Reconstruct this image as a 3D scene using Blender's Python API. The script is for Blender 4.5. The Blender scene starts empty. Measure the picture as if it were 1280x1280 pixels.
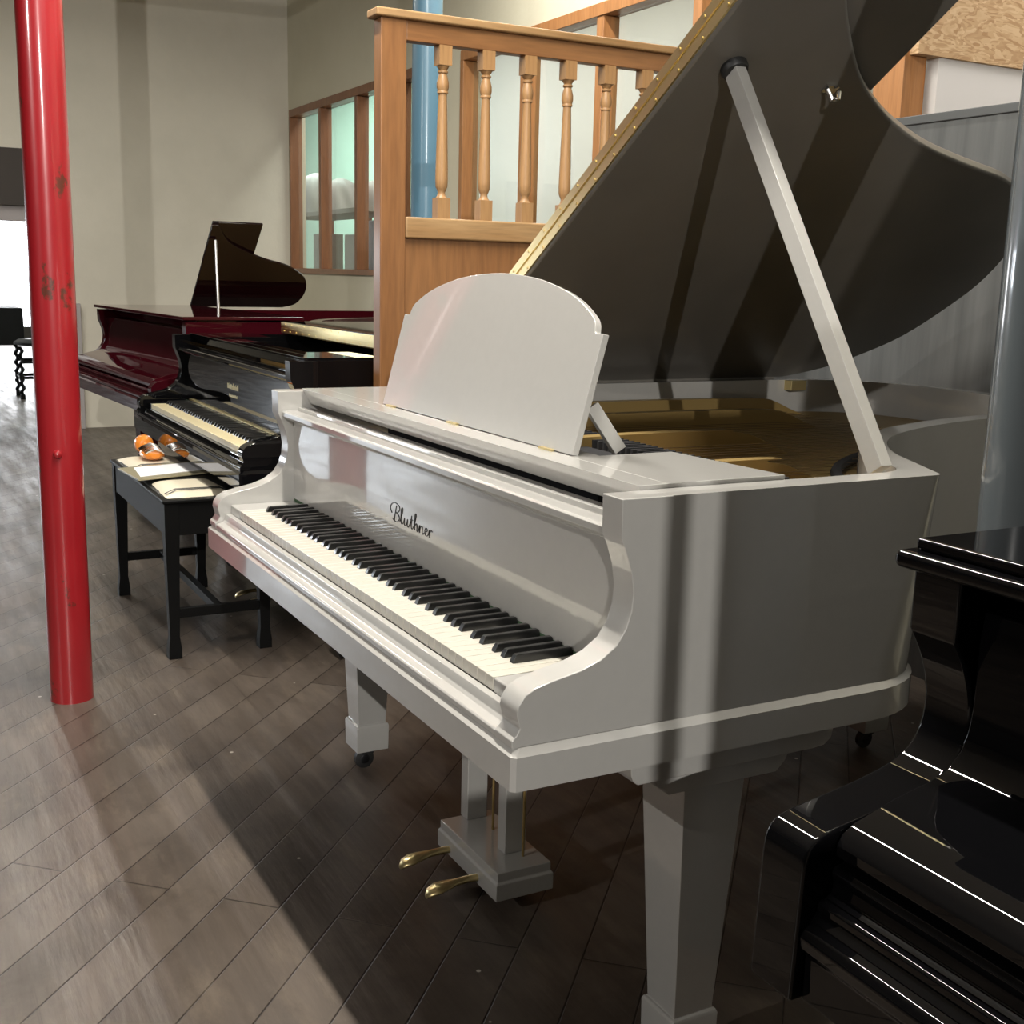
import bpy, bmesh, math, random
from mathutils import Vector, Matrix
random.seed(7)
PI = math.pi
scene = bpy.context.scene
COL = scene.collection

# ------------------------------------------------------------------ camera
F_PX = 1495.63
yaw, pit, roll = math.radians(151.5289), math.radians(11.1454), math.radians(1.4573)
fw = Vector((math.cos(yaw)*math.cos(pit), math.sin(yaw)*math.cos(pit), -math.sin(pit)))
rt = Vector((math.sin(yaw), -math.cos(yaw), 0.0))
up = rt.cross(fw)
rt2 = math.cos(roll)*rt + math.sin(roll)*up
up2 = -math.sin(roll)*rt + math.cos(roll)*up
cam_d = bpy.data.cameras.new('camera')
cam_d.sensor_width = 36.0
cam_d.lens = 36.0*F_PX/1280.0
cam_d.clip_start = 0.02
cam = bpy.data.objects.new('camera', cam_d)
COL.objects.link(cam)
cam.matrix_world = Matrix(((rt2.x, up2.x, -fw.x, 1.96282), (rt2.y, up2.y, -fw.y, -0.71093),
                           (rt2.z, up2.z, -fw.z, 1.19435), (0, 0, 0, 1)))
scene.camera = cam

# ------------------------------------------------------------------ world, lights, exposure
world = bpy.data.worlds.new('world')
scene.world = world
world.use_nodes = True
wb = world.node_tree.nodes['Background']
wb.inputs[0].default_value = (0.80, 0.88, 1.0, 1)
wb.inputs[1].default_value = 1.0
scene.view_settings.view_transform = 'Standard'
scene.view_settings.look = 'None'
scene.view_settings.gamma = 1.0
scene.view_settings.exposure = 0.0
try:
    scene.view_settings.use_curve_mapping = False
except Exception:
    pass
scene.cycles.use_denoising = True
scene.cycles.max_bounces = 8
scene.cycles.sample_clamp_indirect = 6.0

def area(name, loc, aim, sx, sy, power, colr, spread=PI):
    l = bpy.data.lights.new(name, 'AREA')
    l.shape = 'RECTANGLE'; l.size = sx; l.size_y = sy
    l.energy = power; l.color = colr; l.spread = spread
    o = bpy.data.objects.new(name, l)
    COL.objects.link(o)
    d = Vector(aim) - Vector(loc)
    if abs(d.x) < 1e-6 and abs(d.y) < 1e-6:
        o.location = loc
    else:
        o.location = loc
        o.rotation_euler = d.to_track_quat('-Z', 'Y').to_euler()
    return o

WARM = (1.0, 0.95, 0.86)
TUBES = [(-0.05, 0.13, 3.0, 2.4, 140), (-4.6, -0.3, 3.0, 2.4, 52), (-2.3, 1.75, 3.05, 2.4, 56)]
for (tx, ty, tz, tl, tp) in TUBES:
    area('tube_light', (tx, ty, tz-0.06), (tx, ty, 0), tl, 0.05, tp, WARM)
# daylight from the windows of the hall beyond the left doorway
area('window_daylight', (-13.0, -4.6, 2.2), (-1.4, -0.3, 0.2), 2.6, 2.0, 320, (0.86, 0.93, 1.0))
# lamps in the glazed workshop behind the back wall
area('workshop_lamp', (-9.8, 2.85, 3.2), (-9.8, 2.85, 0), 3.0, 0.5, 120, (0.86, 1.0, 0.94))
area('workshop_lamp', (-5.6, 2.9, 3.2), (-5.6, 2.9, 0), 3.4, 0.5, 68, (1.0, 0.97, 0.93))
area('workshop_lamp', (-0.3, 3.3, 3.2), (-0.3, 3.3, 0), 0.8, 0.5, 22, (1.0, 0.95, 0.9))
# two bright lamps on the walls behind the photographer
def spot(name, loc, aim, power, size, angle):
    sp = bpy.data.lights.new(name, 'SPOT')
    sp.energy = power; sp.color = (1.0, 0.965, 0.91); sp.shadow_soft_size = size
    sp.spot_size = math.radians(angle); sp.spot_blend = 0.35
    so = bpy.data.objects.new(name, sp); COL.objects.link(so)
    so.location = loc
    so.rotation_euler = (Vector(aim) - Vector(loc)).to_track_quat('-Z', 'Y').to_euler()
spot('side_wall_lamp', (5.9, -2.0, 2.65), (0.2, 0.4, 0.9), 800, 0.016, 60)
spot('front_wall_lamp', (1.2, -5.6, 2.9), (-0.6, 0.4, 0.8), 310, 0.03, 100)

# ------------------------------------------------------------------ materials
def mat(name, base, rough=0.5, metal=0.0, coat=0.0, coat_rough=0.03, spec=0.5):
    m = bpy.data.materials.new(name); m.use_nodes = True
    b = m.node_tree.nodes['Principled BSDF']
    b.inputs['Base Color'].default_value = (*base, 1)
    b.inputs['Roughness'].default_value = rough
    b.inputs['Metallic'].default_value = metal
    b.inputs['Coat Weight'].default_value = coat
    b.inputs['Coat Roughness'].default_value = coat_rough
    b.inputs['Specular IOR Level'].default_value = spec
    return m

def nodes(m):
    nt = m.node_tree
    return nt, nt.nodes, nt.links, nt.nodes['Principled BSDF']

def coord(nt, scale=(1, 1, 1), rot=(0, 0, 0), kind='Object'):
    tc = nt.nodes.new('ShaderNodeTexCoord'); mp = nt.nodes.new('ShaderNodeMapping')
    mp.inputs['Scale'].default_value = scale; mp.inputs['Rotation'].default_value = rot
    nt.links.new(tc.outputs[kind], mp.inputs[0])
    return mp.outputs[0]

def noise(nt, vec, scale, detail=4, rough=0.5):
    n = nt.nodes.new('ShaderNodeTexNoise')
    n.inputs['Scale'].default_value = scale; n.inputs['Detail'].default_value = detail
    n.inputs['Roughness'].default_value = rough
    nt.links.new(vec, n.inputs['Vector'])
    return n.outputs['Fac']

def ramp(nt, fac, stops):
    r = nt.nodes.new('ShaderNodeValToRGB')
    els = r.color_ramp.elements
    while len(els) < len(stops): els.new(0.5)
    for e, (p, c) in zip(els, stops):
        e.position = p; e.color = (*c, 1)
    nt.links.new(fac, r.inputs[0])
    return r.outputs[0]

def mixc(nt, fac, a, b, mode='MIX'):
    x = nt.nodes.new('ShaderNodeMix'); x.data_type = 'RGBA'; x.blend_type = mode
    if isinstance(fac, (int, float)): x.inputs['Factor'].default_value = fac
    else: nt.links.new(fac, x.inputs['Factor'])
    for i, v in ((6, a), (7, b)):
        if isinstance(v, tuple): x.inputs[i].default_value = (*v, 1)
        else: nt.links.new(v, x.inputs[i])
    return x.outputs[2]

def bump(nt, h, b, strength=0.2, dist=0.01):
    n = nt.nodes.new('ShaderNodeBump'); n.inputs['Strength'].default_value = strength
    n.inputs['Distance'].default_value = dist
    nt.links.new(h, n.inputs['Height']); nt.links.new(n.outputs[0], b.inputs['Normal'])

def wood(name, c1, c2, rough=0.45, axis='Z', scale=14, coat=0.0):
    m = mat(name, c1, rough, coat=coat, coat_rough=0.2)
    nt, N, L, b = nodes(m)
    s = {'Z': (1, 1, 0.08), 'X': (0.08, 1, 1), 'Y': (1, 0.08, 1)}[axis]
    v = coord(nt, s)
    f = noise(nt, v, scale, 6, 0.6)
    c = ramp(nt, f, [(0.3, c1), (0.7, c2)])
    v2 = coord(nt, (s[0]*3, s[1]*3, s[2]*3))
    f2 = noise(nt, v2, scale*2.2, 3)
    d = ramp(nt, f2, [(0.35, (0.72, 0.72, 0.72)), (0.6, (1, 1, 1))])
    L.new(mixc(nt, 0.6, c, d, 'MULTIPLY'), b.inputs['Base Color'])
    return m

M = {}
M['grey'] = mat('grey_lacquer', (0.43, 0.41, 0.385), 0.34, coat=1.0, coat_rough=0.045)
nt, N, L, b = nodes(M['grey'])
f = noise(nt, coord(nt), 55, 3); L.new(ramp(nt, f, [(0.35, (0.405, 0.396, 0.376)), (0.65, (0.415, 0.406, 0.385))]), b.inputs['Base Color'])
b.inputs['Coat IOR'].default_value = 1.75
M['black'] = mat('black_gloss_lacquer', (0.003, 0.003, 0.0035), 0.2, coat=1.0, coat_rough=0.02, spec=0.0)
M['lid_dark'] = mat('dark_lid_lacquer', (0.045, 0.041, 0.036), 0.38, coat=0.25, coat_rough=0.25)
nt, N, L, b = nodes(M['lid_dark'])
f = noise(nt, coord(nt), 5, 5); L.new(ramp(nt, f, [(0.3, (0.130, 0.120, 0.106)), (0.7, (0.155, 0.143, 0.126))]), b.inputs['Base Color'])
M['maroon'] = mat('maroon_lacquer', (0.038, 0.003, 0.006), 0.2, coat=1.0, coat_rough=0.02, spec=0.0)
M['maroon_dark'] = mat('dark_maroon_lacquer', (0.009, 0.0025, 0.003), 0.2, coat=1.0, coat_rough=0.03, spec=0.0)
M['ivory'] = mat('ivory_key', (0.53, 0.505, 0.44), 0.25, coat=0.4, coat_rough=0.1)
M['ivory_old'] = mat('aged_ivory_key', (0.86, 0.75, 0.47), 0.3, coat=0.3, coat_rough=0.1)
M['ebony'] = mat('ebony_key', (0.006, 0.006, 0.006), 0.28, coat=0.5, coat_rough=0.12)
M['brass'] = mat('brass', (0.85, 0.70, 0.36), 0.32, 1.0)
M['bronze'] = mat('bronze_paint', (0.30, 0.205, 0.075), 0.42, 0.35)
M['gold'] = mat('gold_leaf', (0.72, 0.62, 0.36), 0.3, 0.7)
M['steel'] = mat('polished_steel', (0.75, 0.75, 0.75), 0.18, 1.0)
M['string'] = mat('copper_wound_string', (0.16, 0.11, 0.07), 0.4, 0.9)
M['darkmetal'] = mat('dark_metal', (0.03, 0.03, 0.032), 0.35, 0.8)
M['rubber'] = mat('black_rubber', (0.015, 0.015, 0.015), 0.5)
M['felt_red'] = mat('red_felt', (0.30, 0.10, 0.07), 0.9)
M['felt_green'] = mat('green_felt', (0.05, 0.10, 0.05), 0.95)
M['felt_black'] = mat('black_felt', (0.008, 0.008, 0.010), 0.95)
M['ink'] = mat('black_lettering', (0.008, 0.008, 0.01), 0.35)
M['spruce'] = wood('soundboard_wood', (0.20, 0.12, 0.055), (0.26, 0.16, 0.08), 0.4, 'Y')
M['oak'] = wood('orange_stained_oak', (0.19, 0.080, 0.026), (0.26, 0.120, 0.043), 0.42, 'Z', 16, 0.15)
M['oak_rail'] = wood('orange_stained_oak_rail', (0.19, 0.080, 0.026), (0.26, 0.120, 0.043), 0.42, 'Y', 16, 0.15)
M['oak_light'] = wood('turned_pale_oak', (0.29, 0.155, 0.06), (0.37, 0.215, 0.095), 0.45, 'Z', 30)
M['oak_worn'] = wood('worn_oak_edge', (0.25, 0.135, 0.05), (0.37, 0.235, 0.11), 0.55, 'Y', 22)
M['pine'] = wood('varnished_pine', (0.36, 0.155, 0.052), (0.45, 0.215, 0.082), 0.4, 'Z', 18, 0.2)
M['pine_red'] = wood('dark_varnished_pine', (0.20, 0.078, 0.03), (0.27, 0.115, 0.046), 0.4, 'Z', 18, 0.2)
M['blue'] = mat('blue_column_paint', (0.095, 0.205, 0.29), 0.4, coat=0.3, coat_rough=0.15)
M['greycol'] = mat('grey_column_paint', (0.10, 0.115, 0.125), 0.22, coat=1.0, coat_rough=0.05)
M['paper'] = mat('white_paper', (0.80, 0.80, 0.82), 0.7)
M['book'] = mat('olive_book_cover', (0.28, 0.25, 0.16), 0.4, coat=0.3)
M['orange'] = mat('orange_plastic', (0.75, 0.24, 0.03), 0.3, coat=0.6, coat_rough=0.08)
M['cream'] = mat('cream_vinyl', (0.68, 0.62, 0.48), 0.42)
M['leather'] = mat('black_leather', (0.014, 0.014, 0.014), 0.38)
nt, N, L, b = nodes(M['leather']); bump(nt, noise(nt, coord(nt), 160, 2), b, 0.15, 0.002)
M['satinblack'] = mat('satin_black_paint', (0.005, 0.005, 0.005), 0.42, spec=0.12)
M['sheet'] = mat('white_dust_sheet', (0.36, 0.345, 0.33), 0.6)
M['cardboard'] = mat('grey_card', (0.24, 0.23, 0.20), 0.8)
M['darkcard'] = mat('dark_card', (0.06, 0.06, 0.06), 0.6)
M['mint'] = mat('mint_wall_paint', (0.50, 0.70, 0.58), 0.85)
M['white'] = mat('white_wall_paint', (0.70, 0.68, 0.66), 0.85)
M['darkwall'] = mat('dark_brick_paint', (0.06, 0.05, 0.042), 0.8)
M['ceil'] = mat('dull_ceiling_paint', (0.62, 0.59, 0.53), 0.85)
M['beam'] = mat('dark_beam_paint', (0.035, 0.026, 0.020), 0.6)
M['stone'] = mat('pale_painted_lintel', (0.40, 0.37, 0.37), 0.8)

# red column paint with chips and rust
m = M['red'] = mat('red_column_paint', (0.40, 0.012, 0.018), 0.33, coat=0.9, coat_rough=0.10)
nt, N, L, b = nodes(m)
base = ramp(nt, noise(nt, coord(nt, (1, 1, 0.35)), 9, 5), [(0.3, (0.25, 0.007, 0.012)), (0.7, (0.33, 0.011, 0.016))])
chips = ramp(nt, noise(nt, coord(nt, (1, 1, 0.7)), 11, 6, 0.65), [(0.615, (0, 0, 0)), (0.65, (1, 1, 1))])
L.new(mixc(nt, chips, base, (0.085, 0.022, 0.012)), b.inputs['Base Color'])
bump(nt, noise(nt, coord(nt, (1, 1, 0.4)), 35, 4), b, 0.10, 0.004)

# plaster walls
def plaster(name, c1, c2):
    m = mat(name, c1, 0.72)
    nt, N, L, b = nodes(m)
    L.new(ramp(nt, noise(nt, coord(nt), 1.7, 6, 0.6), [(0.35, c1), (0.65, c2)]), b.inputs['Base Color'])
    bump(nt, noise(nt, coord(nt), 9, 8, 0.65), b, 0.25, 0.01)
    return m
M['plaster'] = plaster('cream_plaster', (0.63, 0.60, 0.51), (0.69, 0.655, 0.56))
M['plaster_back'] = plaster('pale_yellow_plaster', (0.60, 0.57, 0.44), (0.64, 0.61, 0.48))

# dusty grey board
m = M['board'] = mat('dusty_grey_board', (0.16, 0.165, 0.165), 0.55)
nt, N, L, b = nodes(m)
L.new(ramp(nt, noise(nt, coord(nt, (5, 1, 0.35)), 4, 6, 0.6), [(0.3, (0.070, 0.075, 0.076)), (0.7, (0.115, 0.12, 0.12))]), b.inputs['Base Color'])
M['board_edge'] = mat('dark_board_edging', (0.075, 0.08, 0.082), 0.6)

# chipboard
m = M['osb'] = mat('strand_board', (0.55, 0.36, 0.18), 0.7)
nt, N, L, b = nodes(m)
vv = nt.nodes.new('ShaderNodeTexVoronoi'); vv.inputs['Scale'].default_value = 30
wv = coord(nt, (1, 1, 3.2), (0.6, 0.3, 0.2))
dn = nt.nodes.new('ShaderNodeTexNoise'); dn.inputs['Scale'].default_value = 5
L.new(wv, dn.inputs['Vector'])
ad = nt.nodes.new('ShaderNodeVectorMath'); ad.operation = 'MULTIPLY_ADD'
L.new(dn.outputs['Color'], ad.inputs[0]); ad.inputs[1].default_value = (0.5, 0.5, 0.5); L.new(wv, ad.inputs[2])
L.new(ad.outputs[0], vv.inputs['Vector'])
sepc = nt.nodes.new('ShaderNodeSeparateColor'); L.new(vv.outputs['Color'], sepc.inputs[0])
L.new(ramp(nt, sepc.outputs[0], [(0.0, (0.42, 0.25, 0.12)), (0.5, (0.56, 0.37, 0.20)), (1.0, (0.68, 0.49, 0.29))]), b.inputs['Base Color'])

# plank floor, boards laid on the diagonal
m = M['floor'] = mat('old_plank_floor', (0.15, 0.12, 0.10), 0.45)
nt, N, L, b = nodes(m)
pv = coord(nt, (1, 1, 1), (0, 0, math.radians(-137)))
bk = nt.nodes.new('ShaderNodeTexBrick')
bk.offset = 0.37; bk.inputs['Scale'].default_value = 1.0
bk.inputs['Brick Width'].default_value = 1.9; bk.inputs['Row Height'].default_value = 0.118
bk.inputs['Mortar Size'].default_value = 0.0022; bk.inputs['Mortar Smooth'].default_value = 0.6
bk.inputs['Color1'].default_value = (0.082, 0.067, 0.057, 1); bk.inputs['Color2'].default_value = (0.122, 0.103, 0.089, 1)
bk.inputs['Mortar'].default_value = (0.022, 0.016, 0.012, 1)
L.new(pv, bk.inputs['Vector'])
pv2 = coord(nt, (0.35, 3.0, 1), (0, 0, math.radians(-137)))
g1 = ramp(nt, noise(nt, pv2, 7, 8, 0.62), [(0.3, (0.66, 0.63, 0.60)), (0.7, (1.15, 1.12, 1.08))])
c = mixc(nt, 0.85, bk.outputs['Color'], g1, 'MULTIPLY')
blot = ramp(nt, noise(nt, coord(nt), 1.6, 7, 0.6), [(0.32, (0.62, 0.60, 0.57)), (0.62, (1.1, 1.08, 1.05))])
c = mixc(nt, 0.8, c, blot, 'MULTIPLY')
scr = ramp(nt, noise(nt, coord(nt, (1.2, 6, 1), (0, 0, math.radians(-100))), 9, 8, 0.7), [(0.62, (0, 0, 0)), (0.72, (1, 1, 1))])
c = mixc(nt, mixc(nt, 0.22, (0, 0, 0), scr), c, (0.20, 0.16, 0.115))
wear = ramp(nt, noise(nt, coord(nt, (1.6, 4.5, 1), (0, 0, math.radians(-137))), 2.2, 10, 0.72), [(0.52, (0, 0, 0)), (0.66, (1, 1, 1))])
c = mixc(nt, mixc(nt, 0.45, (0, 0, 0), wear), c, (0.175, 0.140, 0.105))
grime = ramp(nt, noise(nt, coord(nt, (1, 1, 1), (0, 0, 0.4)), 3.3, 10, 0.7), [(0.34, (0.45, 0.43, 0.42)), (0.50, (1, 1, 1))])
c = mixc(nt, 0.75, c, grime, 'MULTIPLY')
seam = ramp(nt, noise(nt, coord(nt, (0.25, 22, 1), (0, 0, math.radians(-137))), 1.3, 4, 0.5), [(0.70, (0, 0, 0)), (0.74, (1, 1, 1))])
c = mixc(nt, mixc(nt, 0.7, (0, 0, 0), seam), c, (0.03, 0.022, 0.016))
vs = nt.nodes.new('ShaderNodeTexVoronoi'); vs.inputs['Scale'].default_value = 7.0
L.new(coord(nt), vs.inputs['Vector'])
spk = ramp(nt, vs.outputs['Distance'], [(0.030, (1, 1, 1)), (0.036, (0, 0, 0))])
c = mixc(nt, spk, c, (0.55, 0.52, 0.46))
L.new(c, b.inputs['Base Color'])
rr = ramp(nt, noise(nt, pv2, 5, 6), [(0.3, (0.30, 0.30, 0.30)), (0.7, (0.48, 0.48, 0.48))])
L.new(rr, b.inputs['Roughness'])
hm = nt.nodes.new('ShaderNodeMath'); hm.operation = 'MULTIPLY_ADD'
L.new(bk.outputs['Fac'], hm.inputs[0]); hm.inputs[1].default_value = -1.0
L.new(noise(nt, pv2, 9, 6), hm.inputs[2])
bump(nt, hm.outputs[0], b, 0.6, 0.005)

# clear glazing
m = M['glass'] = bpy.data.materials.new('window_glass'); m.use_nodes = True
nt = m.node_tree; nt.nodes.clear()
out = nt.nodes.new('ShaderNodeOutputMaterial'); tr = nt.nodes.new('ShaderNodeBsdfTransparent'); gl = nt.nodes.new('ShaderNodeBsdfGlossy')
tr.inputs[0].default_value = (0.93, 0.96, 0.94, 1); gl.inputs['Roughness'].default_value = 0.02
lw = nt.nodes.new('ShaderNodeLayerWeight'); lw.inputs[0].default_value = 0.5
pw = nt.nodes.new('ShaderNodeMath'); pw.operation = 'POWER'; pw.inputs[1].default_value = 5.0
nt.links.new(lw.outputs['Facing'], pw.inputs[0])
fr = nt.nodes.new('ShaderNodeMath'); fr.operation = 'MULTIPLY_ADD'; fr.inputs[1].default_value = 0.9; fr.inputs[2].default_value = 0.035
nt.links.new(pw.outputs[0], fr.inputs[0])
mx = nt.nodes.new('ShaderNodeMixShader')
nt.links.new(fr.outputs[0], mx.inputs[0]); nt.links.new(tr.outputs[0], mx.inputs[1]); nt.links.new(gl.outputs[0], mx.inputs[2])
nt.links.new(mx.outputs[0], out.inputs[0])

# bright overcast daylight seen in the far window (gives off light)
m = M['skylit'] = bpy.data.materials.new('bright_daylit_window'); m.use_nodes = True
nt = m.node_tree; nt.nodes.clear()
out = nt.nodes.new('ShaderNodeOutputMaterial'); em = nt.nodes.new('ShaderNodeEmission')
em.inputs[0].default_value = (0.95, 0.97, 1, 1); em.inputs[1].default_value = 9.0
nt.links.new(em.outputs[0], out.inputs[0])
m = M['tube'] = bpy.data.materials.new('lit_tube'); m.use_nodes = True
nt = m.node_tree; nt.nodes.clear()
out = nt.nodes.new('ShaderNodeOutputMaterial'); em = nt.nodes.new('ShaderNodeEmission')
em.inputs[0].default_value = (1, 0.95, 0.86, 1); em.inputs[1].default_value = 6.0
nt.links.new(em.outputs[0], out.inputs[0])

# ------------------------------------------------------------------ mesh helpers
XP = lambda u, v, w: (w, u, v)        # profile in Y-Z, run along X
ZP = lambda u, v, w: (u, v, w)        # plan outline, run along Z
YP = lambda u, v, w: (u, w, v)        # profile in X-Z, run along Y

class MB:
    def __init__(self, tf=None):
        self.bm = bmesh.new(); self.tf = tf or (lambda x, y, z: (x, y, z))
    def v(self, p):
        return self.bm.verts.new(self.tf(*p))
    def face(self, vs):
        try: return self.bm.faces.new(vs)
        except ValueError: return None
    def prism(self, poly, w0, w1, mp=XP):
        a = [self.v(mp(u, v, w0)) for u, v in poly]; b = [self.v(mp(u, v, w1)) for u, v in poly]
        n = len(poly)
        for i in range(n):
            self.face((a[i], a[(i+1) % n], b[(i+1) % n], b[i]))
        self.face(a[::-1]); self.face(b)
        return self
    def box(self, x0, x1, y0, y1, z0, z1):
        return self.prism([(x0, y0), (x1, y0), (x1, y1), (x0, y1)], z0, z1, ZP)
    def loft(self, loops, closed=True, caps=True):
        L_ = [[self.v(p) for p in lp] for lp in loops]
        n = len(L_[0])
        for a, b in zip(L_, L_[1:]):
            for i in range(n if closed else n-1):
                self.face((a[i], a[(i+1) % n], b[(i+1) % n], b[i]))
        if caps:
            self.face(L_[0][::-1]); self.face(L_[-1])
        return self
    def lathe(self, c, prof, n=24, axis='Z'):
        loops = []
        for r, h in prof:
            lp = []
            for k in range(n):
                a = 2*PI*k/n
                p = (r*math.cos(a), r*math.sin(a), h)
                if axis == 'Y': p = (p[0], p[2], p[1])
                if axis == 'X': p = (p[2], p[0], p[1])
                lp.append((c[0]+p[0], c[1]+p[1], c[2]+p[2]))
            loops.append(lp)
        return self.loft(loops)
    def tube(self, pts, r, n=8, closed=False):
        P = [Vector(p) for p in pts]; loops = []; prev = None
        for i, p in enumerate(P):
            d = (P[min(i+1, len(P)-1)] - P[max(i-1, 0)]).normalized()
            if prev is None:
                a = Vector((0, 0, 1)) if abs(d.z) < 0.9 else Vector((1, 0, 0))
                u = d.cross(a).normalized()
            else:
                u = (prev - d*prev.dot(d)).normalized()
            prev = u; w = d.cross(u)
            rr_ = r[i] if isinstance(r, (list, tuple)) else r
            loops.append([tuple(p + rr_*(math.cos(2*PI*k/n)*u + math.sin(2*PI*k/n)*w)) for k in range(n)])
        return self.loft(loops)
    def bar(self, p0, p1, wx, wy, up_=(0, 0, 1)):
        p0, p1 = Vector(p0), Vector(p1); d = (p1-p0).normalized()
        u = d.cross(Vector(up_)).normalized(); w = u.cross(d)
        loops = [[tuple(p + sx*wx/2*u + sy*wy/2*w) for sx, sy in ((-1, -1), (1, -1), (1, 1), (-1, 1))] for p in (p0, p1)]
        return self.loft(loops)
    def build(self, name, m, parent=None, bevel=0.0, seg=2, angle=35, sharp=30, smooth=True):
        bmesh.ops.remove_doubles(self.bm, verts=self.bm.verts, dist=1e-6)
        bmesh.ops.recalc_face_normals(self.bm, faces=self.bm.faces)
        me = bpy.data.meshes.new(name); self.bm.to_mesh(me); self.bm.free()
        me.materials.append(m)
        if smooth:
            for p in me.polygons: p.use_smooth = True
            me.set_sharp_from_angle(angle=math.radians(sharp))
        o = bpy.data.objects.new(name, me); COL.objects.link(o)
        if parent: o.parent = parent
        if bevel:
            bv = o.modifiers.new('bevel', 'BEVEL'); bv.width = bevel; bv.segments = seg
            bv.limit_method = 'ANGLE'; bv.angle_limit = math.radians(angle); bv.harden_normals = True
        return o

def tag(o, label=None, cat=None, group=None, kind=None):
    if label: o['label'] = label
    if cat: o['category'] = cat
    if group: o['group'] = group
    if kind: o['kind'] = kind
    return o

def thing(name, label, cat, loc=(0, 0, 0), rotz=0.0, scale=1.0, group=None):
    o = bpy.data.objects.new(name, None); COL.objects.link(o)
    o.empty_display_size = 0.1
    o.location = loc; o.rotation_euler = (0, 0, rotz); o.scale = (scale,)*3
    return tag(o, label, cat, group)

def struct(o, label=None):
    o['kind'] = 'structure'
    if label: o['label'] = label
    return o

def spline(pts, per=4):
    out = []
    P = [pts[0]] + list(pts) + [pts[-1]]
    for i in range(1, len(P)-2):
        p0, p1, p2, p3 = P[i-1], P[i], P[i+1], P[i+2]
        for k in range(per):
            t = k/per
            out.append(tuple(0.5*((2*p1[j]) + (-p0[j]+p2[j])*t + (2*p0[j]-5*p1[j]+4*p2[j]-p3[j])*t*t +
                                  (-p0[j]+3*p1[j]-3*p2[j]+p3[j])*t**3) for j in range(len(p1))))
    out.append(tuple(pts[-1]))
    return out

# ------------------------------------------------------------------ setting
H = 3.3
o = MB().box(-18.0, 6.5, -7.0, 4.6, -0.06, 0.0).build('floor', M['floor'], smooth=False); struct(o, 'worn dark plank floor laid on the diagonal')
o = MB().box(-18.0, 6.5, -7.0, 4.6, H, H+0.1).build('ceiling', M['ceil'], smooth=False); struct(o)
# left wall with the wide opening
w = MB()
w.box(-7.6, -7.4, 0.47, 2.309, 0, H)
w.box(-7.6, -7.4, -7.0, -3.6, 0, H)
w.box(-7.6, -7.4, -3.6, 0.47, 1.99, H)
struct(w.build('wall_left', M['plaster'], smooth=False), 'cream plaster wall on the left')
o = MB().box(-7.66, -7.38, -3.6, 0.50, 1.60, 1.99).build('trim_1', M['beam']); struct(o, 'dark beam over the opening')
o = MB().box(-7.62, -7.44, -3.6, 0.49, 1.495, 1.60).build('trim_2', M['stone']); struct(o)
# back wall with two long interior windows
w = MB()
yb0, yb1 = 2.309, 2.43
w.box(-7.6, -0.15, yb0, yb1, 0, 1.175); w.box(-0.15, 6.5, yb0, yb1, 0, H)
w.box(-7.6, -1.0, yb0, yb1, 2.405, H); w.box(-1.0, -0.15, yb0, yb1, 2.6, H)
w.box(-7.42, -7.355, yb0, yb1, 1.175, 2.405)
w.box(-4.86, -4.315, yb0, yb1, 1.175, 2.405)
struct(w.build('wall_back', M['plaster_back'], smooth=False), 'pale plaster wall with interior windows')
def window(n, x0, x1, muls, mw, lab, m1, jl, jr, z0=1.175, z1=2.405):
    r = bpy.data.objects.new('window_%d' % n, None); COL.objects.link(r); r.location = (x0, yb0, z0)
    struct(r, lab)
    T = lambda x, y, z: (x-x0, y-yb0, z-z0)
    fr_ = MB(T)
    fr_.box(x0, x1, yb0-0.012, yb0+0.085, z1-0.055, z1); fr_.box(x0, x1, yb0-0.016, yb0+0.085, z0, z0+0.038)
    fr_.box(x0, x0+jl, yb0-0.012, yb0+0.085, z0+0.038, z1-0.055); fr_.box(x1-jr, x1, yb0-0.012, yb0+0.085, z0+0.038, z1-0.055)
    fr_.build('window_frame', m1, r, 0.003)
    edges = [x0+jl] + list(muls) + [x1-jr]
    for mxx in muls:
        MB(T).box(mxx-mw/2, mxx+mw/2, yb0-0.006, yb0+0.08, z0+0.038, z1-0.055).build('mullion', m1, r, 0.003)
    for a, b_ in zip(edges, edges[1:]):
        MB(T).box(a, b_, yb0+0.052, yb0+0.057, z0+0.038, z1-0.055).build('glass_pane', M['glass'], r, smooth=False)
    return r
window(1, -7.355, -4.86, [-6.665, -5.936, -5.22], 0.05, 'dark framed interior window beside the left corner', M['pine_red'], 0.03, 0.03)
window(2, -4.315, -1.02, [-3.597, -2.882, -2.155], 0.058, 'orange pine framed interior window behind the balusters', M['pine'], 0.04, 0.13)
# workshop behind the windows
w = MB(); w.box(-18.0, -9.0, 4.1, 4.25, 0, H); w.box(-9.05, -8.95, 3.75, 4.1, 0, H)
struct(w.build('wall_workshop_left', M['mint'], smooth=False), 'mint green workshop wall seen through the far window')
o = MB().box(-8.95, -1.05, 4.1, 4.25, 0, H).build('wall_workshop', M['white'], smooth=False); struct(o, 'off-white workshop wall seen through the glazing')
o = MB().box(-1.05, -1.0, 2.43, 4.25, 0, 1.925).build('wall_office', M['white'], smooth=False); struct(o, 'white partition behind the grey board')
o = MB().box(-1.06, -0.985, 2.32, 4.25, 1.925, H).build('osb_panel', M['osb'], smooth=False); struct(o, 'bare strand board panel above the white partition')
o = MB().box(-1.0, 6.5, 4.1, 4.25, 0, H).build('wall_office_back', M['white'], smooth=False); struct(o)
# unseen sides of the hall
o = MB().box(-18.0, 6.5, -7.1, -7.0, 0, H).build('wall_front', M['darkwall'], smooth=False); struct(o)
o = MB().box(6.5, 6.6, -7.0, 4.6, 0, H).build('wall_right', M['darkwall'], smooth=False); struct(o)
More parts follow.
